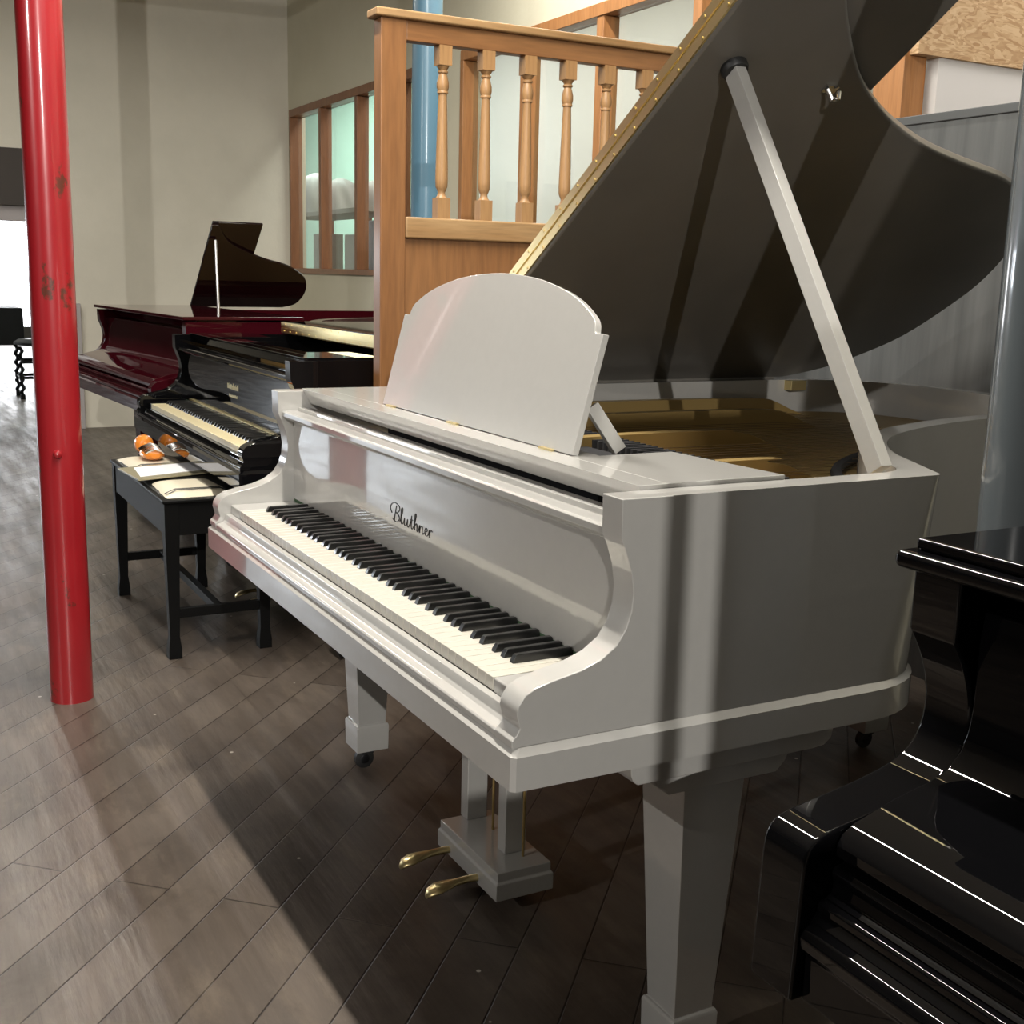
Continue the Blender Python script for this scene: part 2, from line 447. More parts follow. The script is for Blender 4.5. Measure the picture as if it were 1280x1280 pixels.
# unseen blocks and a thin rod, added to cast shade on the grey piano
o = MB().box(2.90, 3.20, -0.682, 0.30, 0, 1.80).build('shade_block', M['darkwall'], smooth=False); struct(o)
o = MB().box(2.90, 3.20, -0.33, 1.4, 1.80, 2.12).build('shade_block_upper', M['darkwall'], smooth=False); struct(o)
o = MB().box(2.90, 3.20, -1.20, -0.682, 0, 1.395).build('shade_block_low', M['darkwall'], smooth=False); struct(o)  # added to keep the side lamp off the near leg
o = MB().box(2.90, 3.20, 0.30, 1.4, 0, 1.80).build('shade_block_side', M['darkwall'], smooth=False); struct(o)
o = MB().tube([(2.86, -0.705, 0), (2.86, -0.705, 1.80)], 0.010, 16).build('shade_rod', M['darkwall']); struct(o)  # added for the thin shadow band on the grey piano's side
# hall beyond the opening: end wall with a big bright window
w = MB(); w.box(-18.0, -17.9, -1.3, 2.6, 0, 0.25); w.box(-18.0, -17.9, -7.0, 4.1, 2.3, H); w.box(-18.0, -17.9, 2.6, 4.1, 0, 2.3); w.box(-18.0, -17.9, -7.0, -1.3, 0, 2.3)
struct(w.build('wall_far', M['darkwall'], smooth=False))
o = MB().box(-18.3, -18.25, -1.3, 2.6, 0.0, 2.5).build('window_3', M['skylit'], smooth=False); struct(o, 'bright daylit window far beyond the opening')

# columns
def column(name, x, y, r, m, label, extra=None):
    t = thing(name, label, 'column', (x, y, 0))
    MB().lathe((0, 0, 0), [(r, 0), (r, H)], 48).build('shaft', m, t)
    return t
rc = column('iron_column', -1.432, -0.263, 0.0575, M['red'], 'glossy red round iron column with chipped paint, left of the pale piano')
a0 = math.atan2(-0.711+0.263, 1.963+1.432)
bx_, by_ = 0.0575*math.cos(a0-0.12), 0.0575*math.sin(a0-0.12)
MB().lathe((0, 0, 0), [(0.012, -0.004), (0.012, 0.004), (0.009, 0.010), (0.003, 0.013)], 16, 'X').build('bolt', M['red'], rc).location = (bx_, by_, 0.70)
column('iron_column', -3.03, 1.523, 0.065, M['blue'], 'blue painted round column behind the wooden baluster screen')
column('iron_column', 0.972, 0.575, 0.066, M['greycol'], 'dark grey glossy column at the right edge behind the black piano lid')

# ceiling battens that carry the tubes
for i, (tx, ty, tz, tl, tp) in enumerate(TUBES):
    t = thing('ceiling_light', ['fluorescent batten hanging above the pale grey piano', 'fluorescent batten hanging above the maroon piano', 'fluorescent batten near the back wall above the oak screen'][i], 'ceiling light', (tx, ty, tz))
    MB().box(-tl/2, tl/2, -0.06, 0.06, 0.02, 0.08).build('housing', M['white'], t, 0.004)
    for s_ in (-0.9, 0.9):
        MB().tube([(s_, 0, 0.08), (s_, 0, H-tz)], 0.004).build('hanger', M['steel'], t)

# ------------------------------------------------------------------ grand pianos
KW = 0.0235; KX0 = -0.611
ZT = 0.924
CHEEK = [(0.112, ZT), (0.113, 0.873), (0.121, 0.856), (0.130, 0.830), (0.135, 0.801), (0.133, 0.776), (0.126, 0.754),
         (0.112, 0.733), (0.089, 0.717), (0.061, 0.707), (0.021, 0.699), (-0.004, 0.693), (-0.020, 0.685), (-0.029, 0.672),
         (-0.031, 0.661), (-0.028, 0.651), (-0.026, 0.643), (-0.030, 0.635), (-0.037, 0.628)]
BENT = [(0.735, 0.672), (0.62, 0.728), (0.50, 0.805), (0.40, 0.905), (0.33, 1.02), (0.28, 1.14), (0.24, 1.27), (0.21, 1.42), (0.178, 1.57),
        (0.12, 1.70), (0.02, 1.81), (-0.11, 1.872), (-0.25, 1.90), (-0.42, 1.90), (-0.56, 1.865), (-0.66, 1.79), (-0.718, 1.69), (-0.735, 1.57)]
BSP = spline(BENT, 4)

def rim_path(off, rc_, y0):
    C = Vector((0.735, 0.672)); d1 = Vector((0, -1)); d2 = (Vector((0.60, 0.737)) - C).normalized()
    A, B = C + d1*rc_, C + d2*rc_
    pts = [(0.735, y0)]
    for k in range(9):
        t = k/8
        p = (1-t)**2*A + 2*t*(1-t)*C + t*t*B
        pts.append((p.x, p.y))
    start = max(2, int(rc_/0.035)+1)
    tail = [q for q in BSP if q[1] > B.y + 0.015]
    n_t = len([q for q in BSP if q[1] > 0.76])
    full_ = tail[-n_t:]
    pts += full_
    pts.append((-0.735, y0))
    out = []
    for i, p in enumerate(pts):
        a = Vector(pts[max(i-1, 0)]); b_ = Vector(pts[min(i+1, len(pts)-1)])
        d = (b_-a).normalized()
        out.append((p[0] + d.y*off, p[1] - d.x*off))
    out[0] = (0.735+off, y0); out[-1] = (-0.735-off, y0)
    return out

LID = [(0.0, 0.55), (1.47, 0.55), (1.47, 0.665)] + spline([(1.455, 0.672), (1.40, 0.697), (1.333, 0.746), (1.253, 0.825), (1.166, 0.925), (1.10, 1.03), (1.056, 1.12),
       (1.008, 1.244), (0.972, 1.379), (0.951, 1.472), (0.925, 1.575), (0.862, 1.71), (0.76, 1.812), (0.645, 1.875), (0.514, 1.915), (0.379, 1.917),
       (0.24, 1.895), (0.139, 1.835), (0.05, 1.745), (0.0, 1.63)], 4)

def letters(mb, x0, z0, h, y, r, hx):
    S = {
     'B': [[(0.55, 0), (0.72, 1.0), (0.95, 2.05)], [(0.15, 0.9), (-0.15, 1.45), (0.15, 2.1), (0.8, 2.35), (1.4, 2.15), (1.5, 1.7), (1.15, 1.25), (0.8, 1.15), (1.3, 0.95), (1.45, 0.5), (1.1, 0.05), (0.6, -0.02), (0.3, 0.2)], 1.55],
     'l': [[(0.0, 0.25), (0.3, 1.0), (0.5, 1.9), (0.35, 2.1), (0.22, 1.6), (0.2, 0.3), (0.35, 0.0), (0.55, 0.2)], 0.62],
     'u': [[(0.0, 0.3), (0.18, 0.95), (0.12, 0.25), (0.3, 0.0), (0.55, 0.3), (0.68, 0.95), (0.66, 0.2), (0.8, 0.0), (0.95, 0.2)], 0.98],
     't': [[(0.0, 0.25), (0.3, 1.0), (0.42, 1.65), (0.33, 0.3), (0.48, 0.0), (0.65, 0.2)], [(0.12, 1.1), (0.62, 1.15)], 0.68],
     'h': [[(0.0, 0.25), (0.3, 1.1), (0.48, 1.95), (0.34, 2.1), (0.25, 1.5), (0.2, 0.0)], [(0.22, 0.45), (0.45, 0.9), (0.62, 0.75), (0.6, 0.15), (0.72, 0.0), (0.88, 0.2)], 0.9],
     'n': [[(0.0, 0.3), (0.18, 0.95), (0.16, 0.0)], [(0.17, 0.45), (0.42, 0.92), (0.6, 0.75), (0.58, 0.15), (0.7, 0.0), (0.86, 0.2)], 0.9],
     'e': [[(0.05, 0.42), (0.45, 0.6), (0.42, 0.92), (0.2, 0.9), (0.08, 0.45), (0.25, 0.03), (0.5, 0.08), (0.65, 0.3)], 0.66],
     'r': [[(0.0, 0.3), (0.2, 0.95), (0.18, 0.0)], [(0.19, 0.5), (0.4, 0.92), (0.6, 0.85)], 0.6]}
    x = x0
    for ch in 'Bluthner':
        strokes = S[ch]
        for st in strokes[:-1]:
            pts = spline(st, 3) if len(st) > 2 else st
            mb.tube([(x+hx*p[0], y, z0+h*p[1]) for p in pts], r, 6)
        x += hx*strokes[-1]

def grand(label, loc, rotz, scale, body, lidm, keym=None, lid='closed', theta=33.0, fall='open', desk=False, detail=False, lidslab=None, topboard=True, logo=None, rim_in=None, slab=False):
    R = thing('grand_piano', label, 'piano', loc, rotz, scale)
    rim_in = rim_in or body
    # keybed belt, the solid moulded base that follows the rim
    def belt_loop(off, z):
        q = rim_path(off, 0.11, 0.10)
        q[0] = (0.735+off, -0.041+0.010-off if off < 0.01 else -0.041); q[-1] = (-0.735-off, q[0][1])
        yf = q[0][1]
        a = [(0.735+off-0.006, yf), (0.735+off, yf+0.006)] ; z_ = [(-0.735-off, yf+0.006), (-0.735-off+0.006, yf)]
        pts = a + q[1:-1] + z_
        return [(x, y, z) for x, y in pts]
    MB().loft([belt_loop(0.010, 0.564), belt_loop(0.010, 0.609), belt_loop(0.0, 0.618)]).build('keybed', body, R, sharp=25)
    # rim: sharp-cornered above, rounded where it meets the base
    z0 = 0.6175
    ob, ot = rim_path(0, 0.10, 0.19), rim_path(0, 0.012, 0.19)
    ib, it = rim_path(-0.047, 0.10, 0.19), rim_path(-0.047, 0.075, 0.19)
    zs = [z0, 0.70, 0.80, ZT]
    mb = MB()
    def lerp(a, b_, t): return [(p[0]*(1-t)+q[0]*t, p[1]*(1-t)+q[1]*t) for p, q in zip(a, b_)]
    loops = []
    for z in zs:
        loops.append([(x, y, z) for x, y in lerp(ob, ot, (z-z0)/(ZT-z0))])
    for z in zs[::-1]:
        loops.append([(x, y, z) for x, y in lerp(ib, it, (z-z0)/(ZT-z0))])
    loops.append(loops[0])
    mb.loft(loops, closed=False, caps=False)
    mb.face([mb.v(lp[0]) for lp in loops[:-1]]); mb.face([mb.v(lp[-1]) for lp in loops[:-1]])
    mb.build('rim', body, R, sharp=28)
    for s in (1, -1):
        if slab:
            cs = [(0.116, ZT)] + spline([(0.116, 0.86), (0.134, 0.83), (0.146, 0.795), (0.146, 0.765), (0.136, 0.740), (0.112, 0.722), (0.075, 0.711), (0.02, 0.701), (-0.025, 0.694), (-0.045, 0.686), (-0.053, 0.672), (-0.055, 0.655)], 4) + [(-0.060, 0.528), (0.191, 0.528), (0.191, ZT)]
            MB().prism(cs, s*0.688, s*0.747).build('cheek', body, R, 0.004, 3, 40, 40)
            continue
        MB().prism(CHEEK + [(-0.037, 0.618), (0.191, 0.618), (0.191, ZT)], s*0.688, s*0.735).build('cheek', body, R, 0.0015, 3, 40, 40)
        if fall == 'open':
            MB().box(*(sorted((s*0.6135, s*0.687))), -0.001, 0.148, 0.618, 0.669).build('key_block', body, R, 0.003)
    MB().prism([(-0.002, 0.618), (-0.002, 0.6495), (-0.013, 0.6490), (-0.0155, 0.642), (-0.017, 0.636), (-0.021, 0.6315), (-0.027, 0.629), (-0.033, 0.628), (-0.0355, 0.6255), (-0.0355, 0.618)], -0.687, 0.687).build('key_slip', body, R, 0.0012, 2, 20)
    if fall == 'open':
        wh = MB().box(KX0+0.0007, KX0+KW-0.0007, 0, 0.1475, 0.6485, 0.668).build('white_key', keym, R, 0.001)
        for i in range(1, 52):
            c_ = wh.copy(); COL.objects.link(c_); c_.parent = R; c_.location = (i*KW, 0, 0)
        bkm = MB()
        def kl(hw, yf, yb, z): return [(-hw, yf, z), (hw, yf, z), (hw, yb, z), (-hw, yb, z)]
        bkm.loft([kl(0.0056, 0.050, 0.147, 0.668), kl(0.0052, 0.0515, 0.147, 0.6725), kl(0.0045, 0.0555, 0.1455, 0.679), kl(0.0036, 0.058, 0.144, 0.6802)])
        bo = bkm.build('black_key', M['ebony'], R, 0.0006)
        first = True
        idx = [(1, 0.004)]
        for oc in range(7):
            o_ = 2 + 7*oc
            idx += [(o_+1, -0.003), (o_+2, 0.003), (o_+4, -0.004), (o_+5, 0.0), (o_+6, 0.004)]
        for i, off in idx:
            k_ = bo if first else bo.copy()
            if not first:
                COL.objects.link(k_); k_.parent = R
            first = False
            k_.location = (KX0 + KW*i + off, 0, 0)
        fb = MB().prism([(0.168, 0.674), (0.148, 0.674), (0.148, 0.852), (0.138, 0.856), (0.126, 0.862), (0.121, 0.868), (0.121, 0.877), (0.124, 0.880), (0.154, 0.880), (0.155, 0.875), (0.160, 0.875), (0.161, 0.886), (0.186, 0.886), (0.186, 0.86), (0.168, 0.855)], -0.686, 0.686).build('fallboard', body, R, 0.0008, 2, 30, 18)
        MB().box(-0.685, 0.685, 0.1478, 0.156, 0.6685, 0.674).build('key_felt', M['felt_green'], R, smooth=False)
        if logo == 'dark':
            lt = MB(); letters(lt, -0.100, 0.7370, 0.0148, 0.1475, 0.0009, 0.0272)
            lt.build('lettering', M['ink'], fb)
        elif logo == 'gold':
            lt = MB()
            random.seed(3)
            x = -0.07
            while x < 0.07:
                ww = random.uniform(0.006, 0.012); lt.box(x, x+ww*0.55, 0.1472, 0.148, 0.775, 0.775+random.uniform(0.012, 0.022)); x += ww
            x = -0.05
            while x < 0.05:
                ww = random.uniform(0.005, 0.009); lt.box(x, x+ww*0.6, 0.1472, 0.148, 0.748, 0.748+random.uniform(0.007, 0.010)); x += ww
            lt.build('lettering', M['gold'], fb, smooth=False)
            MB().box(-0.60, 0.60, 0.1400, 0.1478, 0.681, 0.6855).build('fallboard_hinge', M['brass'], R)
    else:
        MB().prism([(0.190, 0.888), (0.150, 0.888), (0.146, 0.86), (0.146, 0.79), (0.143, 0.768), (0.135, 0.748), (0.120, 0.733), (0.095, 0.724), (0.05, 0.715), (0.0, 0.7), (-0.014, 0.692), (-0.020, 0.682), (-0.020, 0.672), (-0.012, 0.665), (0.0, 0.662), (0.19, 0.662)],
                   -0.685, 0.685).build('fallboard', body, R, 0.002, 2, 40)
        MB().prism([(-0.004, 0.630), (-0.004, 0.662), (-0.018, 0.660), (-0.022, 0.654), (-0.018, 0.644), (-0.020, 0.634), (-0.028, 0.630)], -0.686, 0.686).build('front_moulding', body, R, 0.001)
    if slab:
        MB().prism([(-0.046, 0.529), (0.10, 0.529), (0.10, 0.6175), (-0.030, 0.6175), (-0.036, 0.610), (-0.050, 0.604), (-0.055, 0.596), (-0.053, 0.584), (-0.046, 0.576)], -0.687, 0.687).build('key_bed_front', body, R, 0.002, 2, 20, 20)
    # top board over the tuning pins, with wings beside the desk
    tb = MB()
    tb.prism([(0.168, 0.930), (0.188, 0.894), (0.215, 0.894), (0.215, 0.930)], -0.686, 0.686)
    if topboard == 'full':
        tb.box(-0.690, 0.690, 0.215, 0.56, 0.912, 0.930)
    else:
        tb.box(-0.684, 0.684, 0.215, 0.262, 0.912, 0.930)
        tb.prism([(0.44, 0.262), (0.684, 0.262), (0.684, 0.418), (0.44, 0.398)], 0.912, 0.930, ZP)
        tb.prism([(-0.684, 0.262), (-0.38, 0.262), (-0.38, 0.398), (-0.684, 0.418)], 0.912, 0.930, ZP)
    tb.build('top_board', body, R, 0.001)
    if desk:
        n = Vector((0, 1.113-0.932, -(0.266-0.219))).normalized()
        wdir = Vector((0, 0.266-0.219, 1.113-0.932)).normalized()
        th_ = Vector((0, wdir.z, -wdir.y))
        org = Vector((0.0, 0.219, 0.9315))
        tf = lambda u, h_, d: tuple(org + Vector((u, 0, 0)) + wdir*h_ + th_*d)
        arc = spline([(0.409, 0.190), (0.402, 0.205), (0.383, 0.218), (0.337, 0.238), (0.272, 0.2555), (0.18, 0.2705), (0.057, 0.277), (-0.066, 0.2705), (-0.158, 0.2555), (-0.223, 0.238), (-0.269, 0.218), (-0.288, 0.205), (-0.294, 0.190)], 4)
        out_ = [(-0.32, 0.0), (0.433, 0.0), (0.433, 0.188), (0.412, 0.188)] + arc + [(-0.297, 0.188), (-0.32, 0.188)]
        dk = MB(tf).prism(out_, 0.0, 0.012, ZP).build('music_desk', body, R, 0.0015)
        MB().bar((0.392, 0.276, 1.000), (0.412, 0.318, 0.931), 0.022, 0.012, (1, 0, 0)).build('desk_support', body, dk, 0.001)
        MB().bar((-0.26, 0.276, 1.000), (-0.28, 0.318, 0.931), 0.022, 0.012, (1, 0, 0)).build('desk_support', body, dk, 0.001)
        for hx in (-0.27, 0.02, 0.36):
            MB().box(hx-0.02, hx+0.02, 0.213, 0.219, 0.930, 0.9335).build('desk_hinge', M['brass'], dk)
        MB().box(-0.40, 0.44, 0.264, 0.52, 0.84, 0.872).build('pin_block', M['felt_black'], R)
    # lid
    th = math.radians(theta if lid == 'open' else 0)
    zl = ZT + 0.0015
    ltf = lambda s, y, o_: (-0.735 + s*math.cos(th) - o_*math.sin(th), y, zl + s*math.sin(th) + o_*math.cos(th))
    if lid in ('open', 'folded'):
        ld = MB(ltf).prism(LID, 0.0, 0.026, ZP).build('lid', lidm, R, 0.007, 3, 40, 40)
        MB(ltf).box(0.0, 1.47, 0.552, 1.005, 0.0290, 0.0490).build('lid_flap', lidm, R, 0.002)
        hm_ = MB(ltf); hm_.box(0.01, 1.46, 0.546, 0.5515, 0.006, 0.0235); hm_.box(0.01, 1.46, 0.546, 0.5515, 0.029, 0.0465)
        hm_.box(0.01, 1.46, 0.5485, 0.551, 0.0235, 0.029)
        for k in range(19):
            s_ = 0.05 + k*0.0765
            for oo in (0.0125, 0.0395):
                hm_.lathe((s_ + (0.02 if oo > 0.02 else 0), 0.5465, oo), [(0.0028, -0.0022), (0.0028, 0.0)], 8, 'Y')
        hm_.build('lid_hinge', M['brass'], R, smooth=False)
    elif lid == 'closed':
        full = [(-0.012, 0.085), (1.482, 0.085), (1.482, 0.672)] + [(s+0.012 if y < 1.6 else s, y+0.006) for s, y in LID[3:-1]] + [(-0.012, 1.63)]
        inn = [(0.0, 0.102), (1.470, 0.102), (1.470, 0.665)] + LID[3:]
        MB(ltf).prism(full, 0.0, 0.018, ZP).build('lid', lidm, R, 0.0075, 4, 60, 40)
        MB(ltf).prism(inn, 0.018, 0.030, ZP).build('lid_top', lidm, R, 0.004, 3, 60, 40)
    if lid == 'open':
        MB().box(-0.741, -0.7325, 0.56, 1.60, 0.912, 0.934).build('lid_spine_hinge', lidm, R, 0.001)
        MB().bar((0.657, 0.627, ZT-0.003), (0.2385, 0.634, 1.553), 0.032, 0.022, (0, 1, 0)).build('lid_prop', body, R, 0.001)
        pc = MB(ltf); pc.lathe((1.159, 0.634, -0.014), [(0.022, 0), (0.024, 0.004), (0.024, 0.0135)], 24)
        pc.build('prop_cup', M['rubber'], R)
        pb = MB(ltf); pb.box(1.128, 1.146, 0.855, 0.885, -0.004, -0.0005); pb.tube([(1.137, 0.862, -0.004), (1.132, 0.870, -0.022), (1.137, 0.880, -0.024), (1.14, 0.885, -0.01)], 0.0045)
        pb.build('lid_catch', M['steel'], R)
        hb = MB(); hb.box(-0.69, -0.655, 1.60, 1.655, 0.895, 0.923)
        hb.build('lid_butt_hinge', M['brass'], R, 0.001)
        hb = MB(); hb.box(-0.69, -0.655, 0.66, 0.715, 0.895, 0.923)
        hb.build('lid_butt_hinge', M['brass'], R, 0.001)
    # interior
    inner = rim_path(-0.049, 0.05, 0.30)
    MB().prism(inner, 0.775, 0.800, ZP).build('soundboard', M['spruce'], R, smooth=False)
    if lid != 'closed':
        pl = [(0.684, 0.44), (0.684, 0.64)] + [(x, y) for x, y in rim_path(-0.07, 0.05, 0.30)[9:-1]] + [(-0.66, 0.44)]
        hole = [(-0.35, 1.62), (-0.05, 1.60), (0.08, 1.40), (0.30, 0.95), (0.45, 0.75)]
        MB().prism(pl, 0.815, 0.835, ZP).build('iron_plate', M['bronze'], R, 0.002)
    if detail:
        def strut(x, y0_, y1_, zt, w_):
            prof = [(y0_, 0.835), (y0_, zt-0.004)] + spline([(y0_+0.02, zt), ((y0_*2+y1_)/3, zt+0.003), ((y0_+2*y1_)/3+0.02, zt+0.002), (y1_-0.15, zt-0.002), (y1_-0.10, zt-0.012), (y1_-0.045, zt-0.034), (y1_, 0.835)], 4)
            return MB().prism(prof, x-w_/2, x+w_/2).build('plate_strut', M['bronze'], R, 0.003)
        strut(-0.02, 0.44, 1.03, 0.889, 0.03); strut(-0.36, 0.44, 1.42, 0.886, 0.03); strut(-0.615, 0.44, 1.60, 0.884, 0.03); strut(0.29, 0.44, 0.86, 0.880, 0.026)
        MB().prism([(x, y) for x, y in [(-0.62, 0.50), (0.60, 0.44), (0.60, 0.50), (-0.62, 0.58)]], 0.836, 0.862, ZP).build('capo_bar', M['bronze'], R, 0.004)
        for px_, py_ in ((-0.02, 0.50), (-0.615, 0.62), (-0.36, 0.54)):
            MB().lathe((px_, py_, 0.884), [(0.009, 0), (0.009, 0.006), (0.007, 0.007), (0.005, 0.03), (0.002, 0.034)], 12).build('plate_bolt', M['brass'], R)
        st = MB()
        for k in range(46):
            x = 0.66 - k*0.0285
            y1_ = 0.70 + 0.03*k if k < 28 else 1.52
            xx = x + 0.02
            lim = [q for q in BSP if q[1] > 0.7]
            ye = max([q[1] for q in lim if q[0] >= x-0.02] or [0.7])
            if x < 0.18: ye = 1.62
            st.tube([(x, 0.50, 0.864), (x - (0.02 if k > 10 else 0), ye-0.14, 0.852)], 0.0007, 5)
        tag(st.build('strings', M['string'], R), kind='stuff')
        dm = MB()
        for k in range(60):
            x = 0.52 - k*0.0195
            dm.box(x, x+0.007, 0.53, 0.60, 0.865, 0.885)
        tag(dm.build('dampers', M['felt_black'], R, smooth=False), kind='stuff')
        MB().box(-0.62, 0.35, 0.70, 0.72, 0.836, 0.842).build('string_felt', M['felt_red'], R)
        hp = MB(); hp.tube(spline([(0.50, 0.74, 0.845), (0.40, 0.80, 0.85), (0.30, 0.88, 0.85), (0.22, 0.98, 0.85), (0.14, 1.12, 0.85), (0.06, 1.30, 0.85), (0.0, 1.45, 0.85)], 4), 0.011, 8)
        hp.build('bridge', M['felt_black'], R)
        MB().box(0.33, 0.345, 0.60, 0.66, 0.836, 0.852).build('agraffe', M['brass'], R)
    # legs
    for (lx, ly, nm) in ((0.647, 0.314, 'leg'), (-0.647, 0.314, 'leg'), (-0.22, 1.55, 'leg')):
        lg = MB()
        def sq(hw, z): return [(lx-hw, ly-hw, z), (lx+hw, ly-hw, z), (lx+hw, ly+hw, z), (lx-hw, ly+hw, z)]
        lg.loft([sq(0.0405, 0.050), sq(0.0415, 0.112), sq(0.0390, 0.1175), sq(0.0350, 0.1185), sq(0.0535, 0.500), sq(0.0535, 0.530)])
        lo = lg.build('leg', body, R, 0.0015)
        ca = MB()
        ca.tube([(lx, ly, 0.052), (lx, ly, 0.040)], 0.010); 
        ca.lathe((lx+0.010, ly-0.012, 0.024), [(0.014, -0.009), (0.024, -0.006), (0.024, 0.006), (0.014, 0.009)], 20, 'X')
        ca.box(lx-0.003, lx+0.024, ly-0.018, ly+0.008, 0.038, 0.048)
        co_ = ca.build('caster', M['rubber'], lo)
        MB().lathe((lx+0.010, ly-0.012, 0.024), [(0.010, -0.0105), (0.012, -0.0095), (0.012, 0.0095), (0.010, 0.0105)], 14, 'X').build('hub', M['darkmetal'], lo)
        if nm == 'leg' and ly < 1:
            sg = 1 if lx > 0 else -1
            xo, xi = sg*0.727, sg*0.56
            r_ = [(0.150, 0.5635), (0.150, 0.545), (0.154, 0.535), (0.162, 0.529), (0.470, 0.529), (0.490, 0.531), (0.503, 0.540), (0.506, 0.552), (0.506, 0.5635)]
            br = MB(); br.prism(r_, *sorted((xo, xi)))
            br.build('leg_plate', body, R, 0.002)
            br = MB(); br.prism([(0.190, 0.529), (0.198, 0.524), (0.205, 0.512), (0.218, 0.506), (0.222, 0.499), (0.412, 0.499), (0.420, 0.506), (0.428, 0.514), (0.433, 0.524), (0.440, 0.529)], *sorted((sg*0.715, sg*0.58)))
            br.build('leg_block', body, R, 0.001)
    # pedal lyre
    ly_ = MB()
    def rect(x0, x1, y0, y1, z): return [(x0, y0, z), (x1, y0, z), (x1, y1, z), (x0, y1, z)]
    ly_.loft([rect(-0.135, 0.130, 0.270, 0.395, 0.030), rect(-0.135, 0.130, 0.270, 0.395, 0.064), rect(-0.131, 0.126, 0.274, 0.391, 0.068), rect(-0.131, 0.126, 0.274, 0.391, 0.086)])
    for px_ in (-0.118, 0.048):
        ly_.box(px_-0.016, px_+0.016, 0.322, 0.368, 0.086, 0.566)
    lyo = ly_.build('pedal_lyre', body, R, 0.002)
    for px_ in (-0.080, 0.048):
        pd = MB()
        pts = [(0.0, 0.275, 0.043), (0.0, 0.250, 0.044), (-0.001, 0.225, 0.043), (-0.002, 0.205, 0.041), (-0.003, 0.188, 0.038), (-0.004, 0.172, 0.032), (-0.004, 0.164, 0.026)]
        ws = [0.008, 0.008, 0.010, 0.017, 0.021, 0.016, 0.006]
        hs = [0.007, 0.007, 0.006, 0.006, 0.006, 0.006, 0.004]
        loops = []
        for p, w_, h_ in zip(pts, ws, hs):
            loops.append([(px_+p[0]+w_*math.cos(2*PI*k/14), p[1], p[2]+h_*math.sin(2*PI*k/14)) for k in range(14)])
        pd.loft(loops).build('pedal', M['brass'], lyo, sharp=50)
        MB().tube([(px_+0.035, 0.352, 0.086), (px_+0.035, 0.352, 0.566)], 0.0028).build('pedal_rod', M['bronze'], lyo)
    return R

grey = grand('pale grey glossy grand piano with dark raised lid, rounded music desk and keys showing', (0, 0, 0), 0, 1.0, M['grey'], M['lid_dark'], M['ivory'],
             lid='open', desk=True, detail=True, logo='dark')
grand('black grand piano with yellowed keys and flap folded back, behind the cream topped bench', (-2.125, 0.25, 0), 0, 1.015, M['black'], M['black'], M['ivory_old'],
      lid='folded', logo='gold', detail=False)
mar = grand('dark maroon grand piano with closed key cover, nearest the left plaster wall', (-3.84, 0.30, 0), math.radians(3.5), 1.055, M['maroon'], M['maroon_dark'],
      lid='none', fall='closed', topboard='full')
# the maroon piano's short propped lid and flat top
mt = MB(); mt.prism([(-0.745, 0.10), (0.745, 0.10), (0.745, 0.60), (-0.745, 0.60)], 0.931, 0.945, ZP).build('front_lid', M['maroon'], mar, 0.003)
mth = math.radians(46)
mtf = lambda s, y, o_: (-0.80 + s*math.cos(mth) - o_*math.sin(mth), y, 0.935 + s*math.sin(mth) + o_*math.cos(mth))
ml = [(0, 0.60), (0.56, 0.60), (0.56, 0.63)] + spline([(0.55, 0.64), (0.46, 0.70), (0.40, 0.80), (0.345, 0.92), (0.30, 1.06), (0.22, 1.17), (0.12, 1.20), (0.03, 1.17), (0, 1.10)], 4)
MB(mtf).prism(ml, 0, 0.014, ZP).build('lid', M['maroon_dark'], mar, 0.002)
MB(mtf).box(0.30, 0.565, 0.605, 0.86, 0.016, 0.028).build('lid_flap', M['maroon_dark'], mar, 0.002)
MB().tube([(-0.44, 0.63, 0.93), (-0.465, 0.63, 1.27)], 0.008).build('lid_prop', M['steel'], mar)
fgp = grand('black gloss grand piano with everything closed in the right foreground', (1.885, 0.075, 0), 0, 1.0, M['black'], M['black'], lid='closed', fall='closed', slab=True)

# ------------------------------------------------------------------ duet bench with things on it
bn = thing('piano_bench', 'black duet bench with cream topped seat in front of the black piano', 'bench', (-2.085, 0.22, 0))
BX, BY = 0.432, 0.165
for sx in (-1, 1):
    for sy in (-1, 1):
        cx_, cy_ = sx*(BX-0.022), sy*(BY-0.022)
        lg = MB()
        def q_(h_, z): return [(cx_-h_, cy_-h_, z), (cx_+h_, cy_-h_, z), (cx_+h_, cy_+h_, z), (cx_-h_, cy_+h_, z)]
        lg.loft([q_(0.020, 0), q_(0.020, 0.03), q_(0.015, 0.07), q_(0.021, 0.36), q_(0.022, 0.39), q_(0.022, 0.492)])
        lg.build('leg', M['satinblack'], bn, 0.001)
ap = MB()
ap.box(-BX+0.03, BX-0.03, -BY+0.004, -BY+0.024, 0.392, 0.492); ap.box(-BX+0.03, BX-0.03, BY-0.024, BY-0.004, 0.392, 0.492)
ap.box(-BX+0.004, -BX+0.024, -BY+0.03, BY-0.03, 0.392, 0.492); ap.box(BX-0.024, BX-0.004, -BY+0.03, BY-0.03, 0.392, 0.492)
ap.build('apron', M['satinblack'], bn, 0.001)
for sx in (-1, 1):
    MB().box(sx*(BX-0.022)-0.010, sx*(BX-0.022)+0.010, -BY+0.03, BY-0.03, 0.128, 0.158).build('stretcher', M['satinblack'], bn, 0.001)
MB().box(-BX+0.03, BX-0.03, -0.012, 0.012, 0.130, 0.156).build('stretcher', M['satinblack'], bn, 0.001)
MB().box(-BX-0.006, BX+0.006, -BY-0.006, BY+0.006, 0.492, 0.504).build('seat_frame', M['satinblack'], bn, 0.004)
cu = MB()
